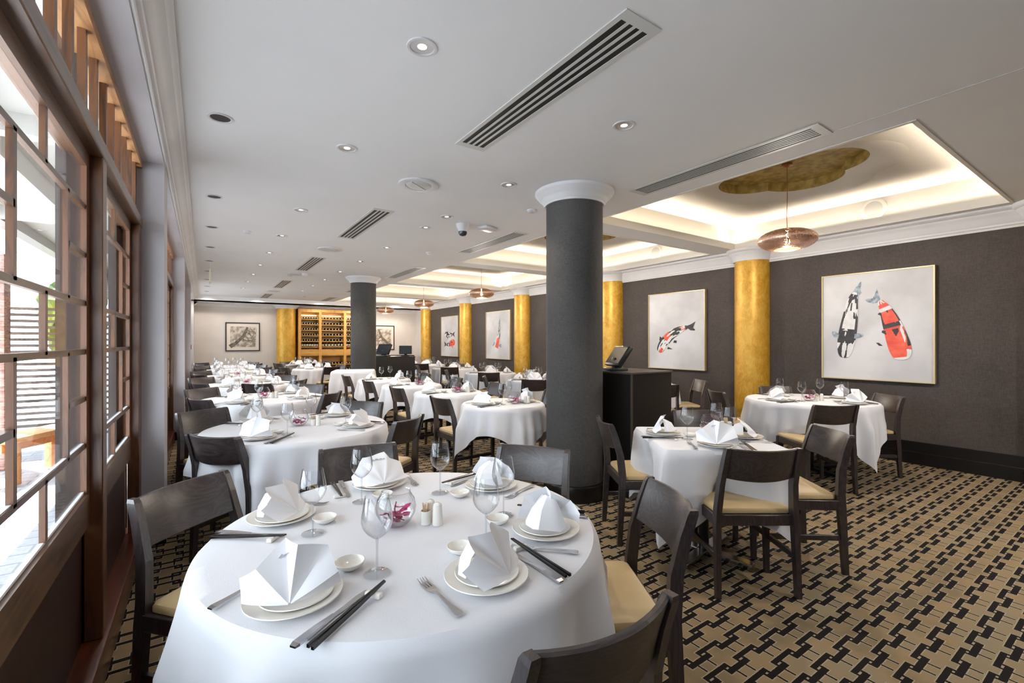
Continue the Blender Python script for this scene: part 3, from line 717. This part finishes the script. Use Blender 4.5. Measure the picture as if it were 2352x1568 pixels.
# ------------------------------------------------------------------ tables, cloths
def cloth_mesh(rt,ext,zt,seed,folds=16,amp=.035,rot=0,soft=.012,tuck=()):
    m=MB(); n_=192; r_=random.Random(seed); ph=[r_.uniform(0,6.28) for _ in range(6)]
    secs=[]
    for fr_ in (.02,.35,.7,.94): secs.append([((rt(2*PI*i/n_)*fr_)*math.cos(2*PI*i/n_+rot),(rt(2*PI*i/n_)*fr_)*math.sin(2*PI*i/n_+rot),zt) for i in range(n_)])
    secs.append([((rt(2*PI*i/n_)*1.0-.004)*math.cos(2*PI*i/n_+rot),(rt(2*PI*i/n_)-.004)*math.sin(2*PI*i/n_+rot),zt-.003) for i in range(n_)])
    K=16
    for k in range(1,K+1):
        t=k/K; row=[]
        for i in range(n_):
            a=2*PI*i/n_; R0=rt(a); d=ext(a)-R0; s_=t*d
            w=math.sin(folds*a+ph[0]+1.3*math.sin(3*a+ph[1]))*.6+math.sin((folds*.6)//1*a+ph[2])*.4+.35*math.sin(2*folds*a+ph[3])
            corner=min(1,max(0,(d-.2)/.35))
            f=(min(s_/.22,1)**1.2)*amp*(.55+.8*corner)
            rr=R0+soft*min(1,s_/.02)+f*(w*.9+.55)+s_*.05
            for (ta,tw,td) in tuck:
                da=abs((a-R_(ta)+PI)%(2*PI)-PI)/R_(tw)
                if da<1: rr-=td*(.5+.5*math.cos(PI*da))*min(1,(s_/.26)**1.3)
            row.append((rr*math.cos(a+rot),rr*math.sin(a+rot),zt-.003-s_*(.985-.02*w*t)))
        secs.append(row)
    m.loft(secs,cap=False); m.add(secs[0],[list(range(n_))]); return m
def table(kind,cx,cy,r,half,rot,tphrase,seed,zt=.742,amp=.03,folds=16,tuck=()):
    e=empty(kind+'_table',(cx,cy,0),rot)
    if kind=='square':
        MB().bev(-r*.955,r*.955,-r*.955,r*.955,zt-.03,zt-.006,None,.004,1).build('tabletop','black',e)
        def rt(a): return r*(abs(math.cos(a))**26+abs(math.sin(a))**26)**(-1/26)
    else:
        MB().lathe([(.001,zt-.004),(r-.006,zt-.004),(r-.002,zt-.015),(r-.01,zt-.03),(.001,zt-.03)],48).build('tabletop','black',e)
        def rt(a): return r
    MB().tube([(0,0,.03),(0,0,zt-.03)],.04 if r>.5 else .03,16).build('pedestal','black',e)
    m=MB(); L=.36 if r>.5 else .3
    m.bev(-L,L,-.035,.035,0.004,.03,None,.004,1,Matrix.Rotation(PI/4,4,'Z')); m.bev(-L,L,-.035,.035,0.004,.03,None,.004,1,Matrix.Rotation(-PI/4,4,'Z'))
    m.build('foot','steel' if kind=='square' else 'black',e)
    tag(e,'dark pedestal table under the white cloth, '+tphrase,'table')
    def ext(a):
        c=half/max(abs(math.cos(a)),abs(math.sin(a))); return min(c,half*1.41)
    cl=cloth_mesh(rt,ext,zt,seed,folds,amp,0,.012,tuck).build('tablecloth','cloth',None,(cx,cy,0),rot)
    tag(cl,'white tablecloth draped over '+tphrase,'tablecloth')
    return e
# ------------------------------------------------------------------ tableware prototypes
def plate(rad,h):
    def f():
        m=MB(); m.lathe([(.001,.006),(rad*.55,.006),(rad*.68,.009),(rad*.9,h-.003),(rad,h),(rad+.001,h-.002),(rad*.9,h-.008),(rad*.62,.001),(rad*.6,0),(.001,0)],40); return m.build('dinner_plate' if rad>.09 else 'side_plate','china')
    return f
P_big=Proto(plate(.108,.016)); P_small=Proto(plate(.082,.012))
def dishf():
    return MB().lathe([(.001,.004),(.02,.005),(.034,.014),(.038,.02),(.0395,.019),(.036,.011),(.022,0),(.001,0)],32).build('sauce_dish','china')
P_dish=Proto(dishf)
BOWL=[(.004,.092),(.012,.096),(.026,.108),(.036,.122),(.0405,.137),(.0395,.155),(.0345,.185),(.031,.205)]
def glassf():
    e=empty('wine_glass')
    MB().lathe(BOWL,32).build('bowl','glass',e)
    MB().lathe([(.0035,.006),(.003,.02),(.0028,.07),(.004,.088),(.004,.092)],12).build('stem','stem',e)
    MB().lathe([(.034,.0005),(.034,.0018),(.02,.004),(.006,.008),(.0035,.012)],28).build('foot','stem',e); return e
def glass_far():
    m=MB(); m.lathe(BOWL,14,'glass'); m.lathe([(.034,.001),(.02,.004),(.0035,.01),(.003,.07),(.004,.092)],12,'stem'); return m.build('wine_glass')
P_glass=Proto(glassf); P_glassF=Proto(glass_far)
def fan(seed,R=.13,npl=8,tilt=36,spread=88,dz=.007,wrap=0):
    def f():
        r_=random.Random(seed); m=MB(); t=R_(tilt); py,pz=-.066,.006; sub=4
        # broad flat panels between sharp folds, alternately forward and back, with a jagged outer edge
        th=[R_(-spread+2*spread*(k+r_.uniform(-.25,.25)*(0<k<npl))/npl) for k in range(npl+1)]
        ra=[R*(.82+.22*math.cos(a)+(.07 if k%2 else -.045)+r_.uniform(-.06,.06)) for k,a in enumerate(th)]
        dp=[(dz if k%2 else -dz)*(1+r_.uniform(-.3,.8)) for k in range(npl+1)]; dp[npl//2]+=.010
        def P0(k,fr_):
            a=th[k]; rr=ra[k]*fr_; h=rr*math.cos(a); dep=dp[k]*fr_+.045*fr_**2*abs(math.sin(a))**3+wrap*fr_**3*math.cos(a)*.03
            return Vector((rr*math.sin(a),py+h*math.sin(t)+dep*math.cos(t),max(pz+h*math.cos(t)-dep*math.sin(t)*.35,.003+.004*(k%2))))
        FR=(.03,.25,.5,.75,.93,1.); rows=[[] for _ in FR]
        for k in range(npl):
            for q_ in range(sub+(k==npl-1)):
                u=q_/sub
                for q,fr_ in enumerate(FR):
                    p=P0(k,fr_).lerp(P0(k+1,fr_),u); p.y-=.004*math.sin(PI*u)*fr_*(1 if k%2 else -1); rows[q].append(p[:])
        m.loft(rows,close=False,cap=False,sm=True)
        top=(0,py+R*.86*math.sin(t)+.004,pz+R*.84*math.cos(t))
        L=[(-.072,.02,.010),(-.058,.052,.006),(-.03,.070,.012),(.004,.088,.018),(.03,.066,.008),(.06,.050,.012),(.072,.018,.012)]
        md=[((a[0]*.72+top[0]*.28),(a[1]*.65+top[1]*.35)+.004,(a[2]*.42+top[2]*.58)-.006+.010*(k%2)) for k,a in enumerate(L)]
        tp=[(a[0]*.30,top[1]+a[1]*.06,top[2]-.004*(k%2)) for k,a in enumerate(L)]
        m.loft([L,md,tp],close=False,cap=False,sm=True)
        return m.build('folded_napkin','napkin',autosmooth=True)
    return f
NAP=[Proto(fan(1,.126,8,34,88,.013)),Proto(fan(5,.124,9,40,88,.006,1)),Proto(fan(9,.126,7,27,84,.015))]
def forkf():
    m=MB(); secs=[]
    for (y,w,z,t) in ((-.095,.0075,.003,.003),(-.085,.0095,.0035,.0035),(-.05,.006,.004,.003),(0,.0035,.005,.003),(.025,.004,.004,.0025),(.04,.011,.002,.002),(.055,.0125,.001,.0018)):
        secs.append([(-w,y,z),(w,y,z),(w,y,z+t),(-w,y,z+t)])
    m.loft(secs,sm=False)
    for k in range(4):
        x=-.0102+.0068*k; m.loft([[(x-.002,.054,.001),(x+.002,.054,.001),(x+.002,.054,.003),(x-.002,.054,.003)],[(x-.0018,.08,.0),(x+.0018,.08,.0),(x+.0018,.08,.002),(x-.0018,.08,.002)],[(x-.0008,.102,.006),(x+.0008,.102,.006),(x+.0008,.102,.007),(x-.0008,.102,.007)]],sm=False)
    return m.build('fork','steel')
def knifef():
    e=empty('table_knife'); secs=[]
    for (y,a,b,z,t) in ((.0,-.004,.005,.002,.002),(.02,-.006,.007,.001,.0015),(.08,-.007,.008,.001,.0012),(.105,-.004,.008,.001,.001),(.115,.003,.006,.001,.001)):
        secs.append([(a,y,z),(b,y,z),(b,y,z+t),(a,y,z+t)])
    MB().loft(secs,sm=False).build('blade','steel',e); secs=[]
    for (y,w,t) in ((-.115,.007,.004),(-.105,.0095,.006),(-.05,.008,.006),(0,.005,.004)): secs.append([(-w,y,.001),(w,y,.001),(w,y,.001+t),(-w,y,.001+t)])
    MB().loft(secs,sm=False).build('handle','steel',e); return e
def chopf():
    return MB().loft([[(-w,y,z-w),(w,y,z-w),(w,y,z+w),(-w,y,z+w)] for (y,w,z) in ((-.12,.0034,.0036),(.02,.003,.011),(.12,.0018,.0175))],sm=False).build('chopstick','lacquer')
def restf():
    return MB().bev(-.022,.022,-.009,.009,0,.013,None,.004,2).build('chopstick_rest','china')
P_fork=Proto(forkf);P_knife=Proto(knifef);P_chop=Proto(chopf);P_rest=Proto(restf)
def setting(tx,ty,zt,ang,dist,tph,lod,i,nface=None,nk=None,skip=()):
    "ang: degrees position angle of the setting around the table centre"
    a=R_(ang); x,y=tx+dist*math.cos(a),ty+dist*math.sin(a); rz=a+PI/2      # local +Y points to the table centre
    sd=side(math.cos(a),math.sin(a)); w='%s place, %s'%(sd,tph)
    z=zt+.002
    def P(lx,ly,lz=0): return (x+lx*math.cos(rz)-ly*math.sin(rz),y+lx*math.sin(rz)+ly*math.cos(rz),z+lz)
    j=rnd.uniform
    P_big.put(P(0,0),0,'large white plate, '+w,'plate')
    P_small.put(P(.004,.004,.0065),0,'small white plate under napkin, '+w,'plate')
    k=(i*7+int(tx*10))%3 if nk is None else nk
    nrz=rz+j(-.35,.35) if nface is None else R_(nface+90)
    s=1+j(-.06,.08)
    if 'nap' not in skip: NAP[k].put(P(0,-.005,.018),nrz,'white fan-folded napkin, '+w,'napkin',None,(s,s,s))
    if lod<=1:
        if 'glass' not in skip: P_glass.put(P(.125+j(-.02,.01),.16+j(-.02,.02)),0,'clear stemmed wine glass, '+w,'wine glass')
        P_dish.put(P(.03+j(-.01,.01),.165),0,'small white sauce dish, '+w,'dish')
        P_chop.put(P(.175,-.005),rz+.02,'black outer chopstick, '+w,'chopstick'); P_chop.put(P(.166,-.003),rz-.015,'black inner chopstick, '+w,'chopstick')
        P_rest.put(P(.17,.075,-.001),rz,'white chopstick rest, '+w,'chopstick rest')
        P_knife.put(P(.137,-.02),rz,'steel table knife, '+w,'knife'); P_fork.put(P(-.14,-.01),rz+j(-.08,.08),'steel fork, '+w,'fork')
    else:
        P_glassF.put(P(.11,.15),0,'clear stemmed wine glass, '+w,'wine glass')
        if lod==2: P_chop.put(P(.166,-.003),rz,'single black chopstick, '+w,'chopstick'); P_dish.put(P(.03,.165),0,'small white sauce dish, '+w,'dish')
def bowlf():
    e=empty('glass_bowl')
    MB().lathe([(.001,.003),(.03,.002),(.05,.018),(.064,.045),(.066,.065),(.06,.09),(.048,.108),(.046,.113)],40).build('wall','glass',e)
    MB().lathe([(.0455,.1115),(.0475,.1145),(.0465,.116)],32).build('rim','stem',e); return e
P_bowl=Proto(bowlf)
def orchidf():
    e=empty('orchid'); r_=random.Random(4)
    for k in range(5):
        m=MB(); c=Vector((.024*math.cos(k*1.3),.024*math.sin(k*1.3),.02+.014*(k%3)))
        for q in range(5):
            a=q*2*PI/5+k; w=.013; L=.03
            d=Vector((math.cos(a),math.sin(a),.35*math.sin(q*2+k))); s_=Vector((-math.sin(a),math.cos(a),.2))
            pts=[c,c+d*L*.35+s_*w,c+d*L*.8+s_*w*.9,c+d*L+Vector((0,0,.004)),c+d*L*.8-s_*w*.9,c+d*L*.35-s_*w]
            m.add([p[:] for p in pts],[(0,1,2,3),(0,3,4,5)],None,True)
        m.build('blossom','orchid',e)
    MB().tube([(-.02,.02,.006),(0,0,.02),(.028,.012,.06),(.032,.02,.085)],.002,6).build('stem','water',e)
    return e
P_orch=Proto(orchidf)
def shakerf():
    e=empty('shaker'); MB().lathe([(.001,0),(.0165,0),(.017,.006),(.0145,.055)],24).build('body','china',e); MB().lathe([(.0145,.055),(.0135,.064),(.008,.069),(.001,.07)],24).build('top','china',e); return e
P_shk=Proto(shakerf)
def tpf():
    e=empty('toothpick_holder'); MB().lathe([(.001,0),(.0165,0),(.0165,.045),(.0145,.045),(.0145,.01),(.001,.01)],24).build('cup','china',e)
    m=MB(); r_=random.Random(2)
    for k in range(26):
        a=r_.uniform(0,6.28); q=.011*math.sqrt(r_.random()); m.tube([(q*.7*math.cos(a),q*.7*math.sin(a),.012),(q*1.1*math.cos(a),q*1.1*math.sin(a),.066+r_.uniform(-.003,.004))],.0011,5)
    m.build('toothpicks','toothpick',e)['kind']='stuff'; return e
P_tp=Proto(tpf)
def centre(x,y,zt,tph,ox=(.0,.0),full=True):
    z=zt+.001; r=CS,-SN   # camera right
    P_bowl.put((x,y,z),0,'round clear glass bowl on '+tph,'bowl'); P_orch.put((x,y,z+.006),rnd.uniform(0,6),'magenta orchid blossoms in the glass bowl on '+tph,'flower')
    d=.1; a=(x+d*CS,y-d*SN); 
    P_tp.put((a[0]+.004,a[1]+.012,z),0,'white toothpick holder with wooden picks on '+tph,'toothpick holder') if full else None
    P_shk.put((a[0]+.032,a[1]+.035,z),0,'white pepper shaker behind the salt shaker on '+tph,'shaker')
    P_shk.put((a[0]+.035,a[1]-.014,z),0,'white salt shaker in front of the pepper shaker on '+tph,'shaker',None,(1.05,1.05,1.05))
# ------------------------------------------------------------------ layout
ZT=.742
ROWN=['nearest round table','second round table','third window-row table','fourth window-row table','fifth window-row table','sixth window-row table','farthest window-row table']
TX=[.58,.58,.55,.54,.53,.53,.53]; TY=[1.46,3.62,5.65,7.68,9.7,11.8,13.8]
for k,(x,y) in enumerate(zip(TX,TY)):
    table('round',x,y,.61,.86,R_(0 if k!=1 else 6),ROWN[k],10+k,amp=.048 if k else .055,folds=12 if k else 9,tuck=((-140,30,.09),) if k==1 else ())
    angs=[-145,-87,-43,22,85,141] if k==0 else [-133+3*k,-40,42,122]
    for i,a in enumerate(angs):
        setting(x,y,ZT,a,.455 if k or i else .49,ROWN[k],0 if k<2 else (1 if k==2 else (2 if k<5 else 3)),i,*(((-104,2),(-62,0),(35,2),(22,0),(-92,1),(-38,0))[i] if k==0 else ()))
    if k<5: centre((.53 if k==0 else x),y+(0.006 if k==0 else .0),ZT,ROWN[k],full=k<3)
G=ROWN[0]
for mx,my,rot,w in ((-.06,2.18,-138,'far left side'),(.68,2.44,174,'far side'),(1.43,1.91,122,'far right side'),(1.41,1.06,60,'right side'),(.66,.64,-2,'near side, cut off by the frame')):
    chair_at(mx,my,rot,'dark wooden dining chair, %s, %s'%(w,G))
G=ROWN[1]
for mx,my,rot,w in ((.05,3.22,-50,'near left side'),(.0,4.46,-150,'far left side'),(1.24,3.16,38,'near right side'),(1.24,4.27,128,'far right side')):
    chair_at(mx,my,rot,'dark wooden dining chair, %s, %s'%(w,G))
for k in range(2,7):
    for dx,dy,rot in ((-.58,-.28,-62),(-.56,.93,-146),(.62,-.42,50),(.62,.78,132)):
        chair_at(TX[k]+dx,TY[k]+dy,rot,'dark wooden dining chair, %s side, %s'%(side(dx,dy),ROWN[k]))
chair_at(.60,6.93,-30,'dark wooden dining chair, nearest side, '+ROWN[3])
# square table
SQ='square table right of near column'
sx,sy=2.67,1.73; table('square',sx,sy,.36,.75,R_(-36),SQ,31,amp=.018,folds=10,tuck=((-90,34,.20),(0,34,.15),(90,34,.15),(180,34,.15)))
for ang,i,d_ in ((-132,0,.27),(128,1,.25),(-40,2,.25)):
    setting(sx,sy,ZT,ang,d_,SQ,0,i)
centre(sx+.16,sy+.06,ZT,SQ)
for mx,my,rot,w in ((2.40,1.22,-34,'near side'),(3.26,1.24,52,'right side'),(3.30,2.20,146,'far side'),(2.36,2.30,-122,'left side')):
    chair_at(mx,my,rot,'dark wooden dining chair, %s, %s'%(w,SQ))
# table under the big painting
T8='round table below two-koi painting'
table('round',5.35,2.23,.60,.86,R_(25),T8,41,amp=.03,folds=14)
for i,a in enumerate((-95,160,70,-20)): setting(5.35,2.23,ZT,a,.42,T8,1,i)
centre(5.22,2.18,ZT,T8)
for mx,my,rot,w in ((4.60,1.71,-34,'near side'),(5.93,1.72,52,'right side'),(5.92,2.86,146,'far side'),(4.83,2.98,-122,'left side')):
    chair_at(mx,my,rot,'dark wooden dining chair, %s, %s'%(w,T8))
# small middle row
MN=['small table left of near column','second middle-row table','third middle-row table','fourth middle-row table']
for k,y in enumerate((3.84,5.07,6.25,7.45)):
    x=2.5; table('round',x,y,.41,.66,R_(38+7*k),MN[k],51+k,amp=.04,folds=11)
    for i,a in enumerate((180,-18)): setting(x,y,ZT,a,.24,MN[k],1 if k==0 else 2,i+k)
    if k<3: centre(x+.06,y-.12,ZT,MN[k],full=False)
    chair_at(1.96,y+.33,-88,'dark wooden dining chair, left side, '+MN[k]); chair_at(3.3,y+.15,86,'dark wooden dining chair, right side, '+MN[k])
# right row near the coloured wall
RN=[(5.35,4.35,'table behind near host station'),(4.45,5.95,'table beside third gold column'),(4.75,7.75,'table below upright koi painting'),(4.95,9.75,'table right of far service counter'),(5.1,11.7,'table below stacked koi painting'),(5.1,13.6,'farthest right side table')]
for k,(x,y,ph) in enumerate(RN):
    rr=.40 if k<2 else .5
    table('round',x,y,rr,rr+.26,R_(20+15*k),ph,61+k,amp=.03,folds=12)
    for i,a in enumerate((-120,150,60,-30)): setting(x,y,ZT,a,rr-.16,ph,2 if k<4 else 3,i+k)
    if k in (2,3): centre(x,y,ZT,ph,full=False)
    for a,dd in ((-124,.62),(150,.72),(58,.72),(-32,.72)):
        q=R_(a); mx,my=x+(dd+rr-.35)*math.cos(q),y+(dd+rr-.35)*math.sin(q)
        if mx>XR-.12: continue
        chair_at(mx,my,a+90,'dark wooden dining chair, %s side, %s'%(side(math.cos(q),math.sin(q)),ph))
# serving table with tall cloth in front of the far column, and small tables by the wine cabinet
SV='tall serving table before far column'
table('square',2.33,8.68,.36,.72,R_(-20),SV,71,zt=.83,amp=.03,folds=12)
for k,(x,y,ph) in enumerate(((2.15,11.4,'table left of far dark column'),(2.3,13.6,'table before wine cabinet'))):
    table('round',x,y,.45,.70,R_(30),ph,81+k,amp=.03,folds=12)
    for i,a in enumerate((-120,150,60,-30)): setting(x,y,ZT,a,.3,ph,3,i+k)
    for a in (200,120,-70,20):
        q=R_(a); chair_at(x+.72*math.cos(q),y+.72*math.sin(q),a+90,'dark wooden dining chair, %s side, %s'%(side(math.cos(q),math.sin(q)),ph))
# ------------------------------------------------------------------ lights
def area(name,loc,rot,sx_,sy_,power,col,spread=None,portal=False):
    l=bpy.data.lights.new(name,'AREA'); l.shape='RECTANGLE'; l.size=sx_; l.size_y=sy_; l.energy=power; l.color=col
    if portal: l.cycles.is_portal=True
    o=bpy.data.objects.new(name,l); C.objects.link(o); o.location=loc; o.rotation_euler=rot; return o
for k,(y0,y1) in enumerate(COF):
    xm,ym=(CX0+CX1)/2,(y0+y1)/2; z=CH+.055; P=24
    q=R_(46)
    for pos_,rot,lx,ly in (((CX0-.06,ym,z),(PI,q,0),.03,y1-y0+.1),((CX1+.06,ym,z),(PI,-q,0),.03,y1-y0+.1),((xm,y0-.06,z),(PI-q,0,0),CX1-CX0+.1,.03),((xm,y1+.06,z),(PI+q,0,0),CX1-CX0+.1,.03)):
        area('cove_strip_light',pos_,rot,lx,ly,P,(1,.84,.66))
    l=bpy.data.lights.new('pendant_bulb_light','POINT'); l.energy=85; l.color=(1,.9,.8); l.shadow_soft_size=.03
    o=bpy.data.objects.new('pendant_bulb_light',l); C.objects.link(o); o.location=(xm,ym,2.36-.09)
for row,X_ in ((B_,.816),(C_,2.135)):
    for y in row:
        l=bpy.data.lights.new('downlight_and_fill_lamp','SPOT'); l.energy=(26 if X_<1 else 60) if y<6 else 110; l.spot_size=R_(95); l.spot_blend=.7; l.color=(1,.86,.72); l.shadow_soft_size=.04
        o=bpy.data.objects.new('downlight_and_fill_lamp',l); C.objects.link(o); o.location=(X_,y,CH-.01)
for X_ in (.1,1.35,3.1,4.3,5.6):  # added wash spots, aimed to brighten the far wall
    l=bpy.data.lights.new('downlight_and_fill_lamp','SPOT'); l.energy=60; l.spot_size=R_(120); l.spot_blend=.8; l.color=(1,.9,.8); l.shadow_soft_size=.05
    o=bpy.data.objects.new('downlight_and_fill_lamp',l); C.objects.link(o); o.location=(X_,15.3,CH-.01); o.rotation_euler=(R_(25),0,0)
for X_,Y_ in ((4.9,-.4),(4.9,-1.8),(3.5,-1.2)):  # added fill spots with fixtures, out of view, to brighten the right side
    l=bpy.data.lights.new('downlight_and_fill_lamp','SPOT'); l.energy=170; l.spot_size=R_(125); l.spot_blend=.6; l.color=(1,.96,.92); l.shadow_soft_size=.06
    o=bpy.data.objects.new('downlight_and_fill_lamp',l); C.objects.link(o); o.location=(X_,Y_,CH-.01); o.rotation_euler=(R_(22),0,0)
    dl1.put((X_,Y_,CH),0,'added fill downlight in the ceiling behind the camera, %s'%('right front' if Y_>-1 else ('right back' if X_>4 else 'middle')),'downlight')
for (a,b) in BAYS: area('window_portal',(-.475,(a+b)/2,1.45),(0,-PI/2,0),1.5,b-a,1,(1,1,1),portal=True)
sun=bpy.data.lights.new('sun','SUN'); sun.energy=75; sun.angle=R_(.6); sun.color=(1,.96,.9)
so=bpy.data.objects.new('sun',sun); C.objects.link(so); so.rotation_euler=Vector((.30,-.42,-1.0)).to_track_quat('-Z','Y').to_euler()
w=bpy.data.worlds.new('world'); sc.world=w; w.use_nodes=True; nt=w.node_tree; nt.nodes.clear()
ou=nt.nodes.new('ShaderNodeOutputWorld'); bg=nt.nodes.new('ShaderNodeBackground'); bg.inputs[0].default_value=(.82,.9,1,1); bg.inputs[1].default_value=9.; nt.links.new(bg.outputs[0],ou.inputs[0])
# ------------------------------------------------------------------ camera
cam=bpy.data.cameras.new('camera'); cam.lens=1045/2352*36; cam.sensor_width=36; cam.sensor_fit='HORIZONTAL'; cam.shift_y=2/2352; cam.clip_start=.02
co=bpy.data.objects.new('camera',cam); C.objects.link(co); co.location=(0,0,1.35); co.rotation_euler=(PI/2,0,-CAMYAW); sc.camera=co
sc.view_settings.view_transform='Standard'; sc.view_settings.look='None'; sc.view_settings.exposure=0; sc.view_settings.gamma=1; sc.view_settings.use_curve_mapping=False
sc.cycles.max_bounces=8; sc.cycles.diffuse_bounces=5; sc.cycles.glossy_bounces=4; sc.cycles.transparent_max_bounces=16; sc.cycles.transmission_bounces=4
sc.cycles.sample_clamp_indirect=4; sc.cycles.caustics_reflective=False; sc.cycles.caustics_refractive=False
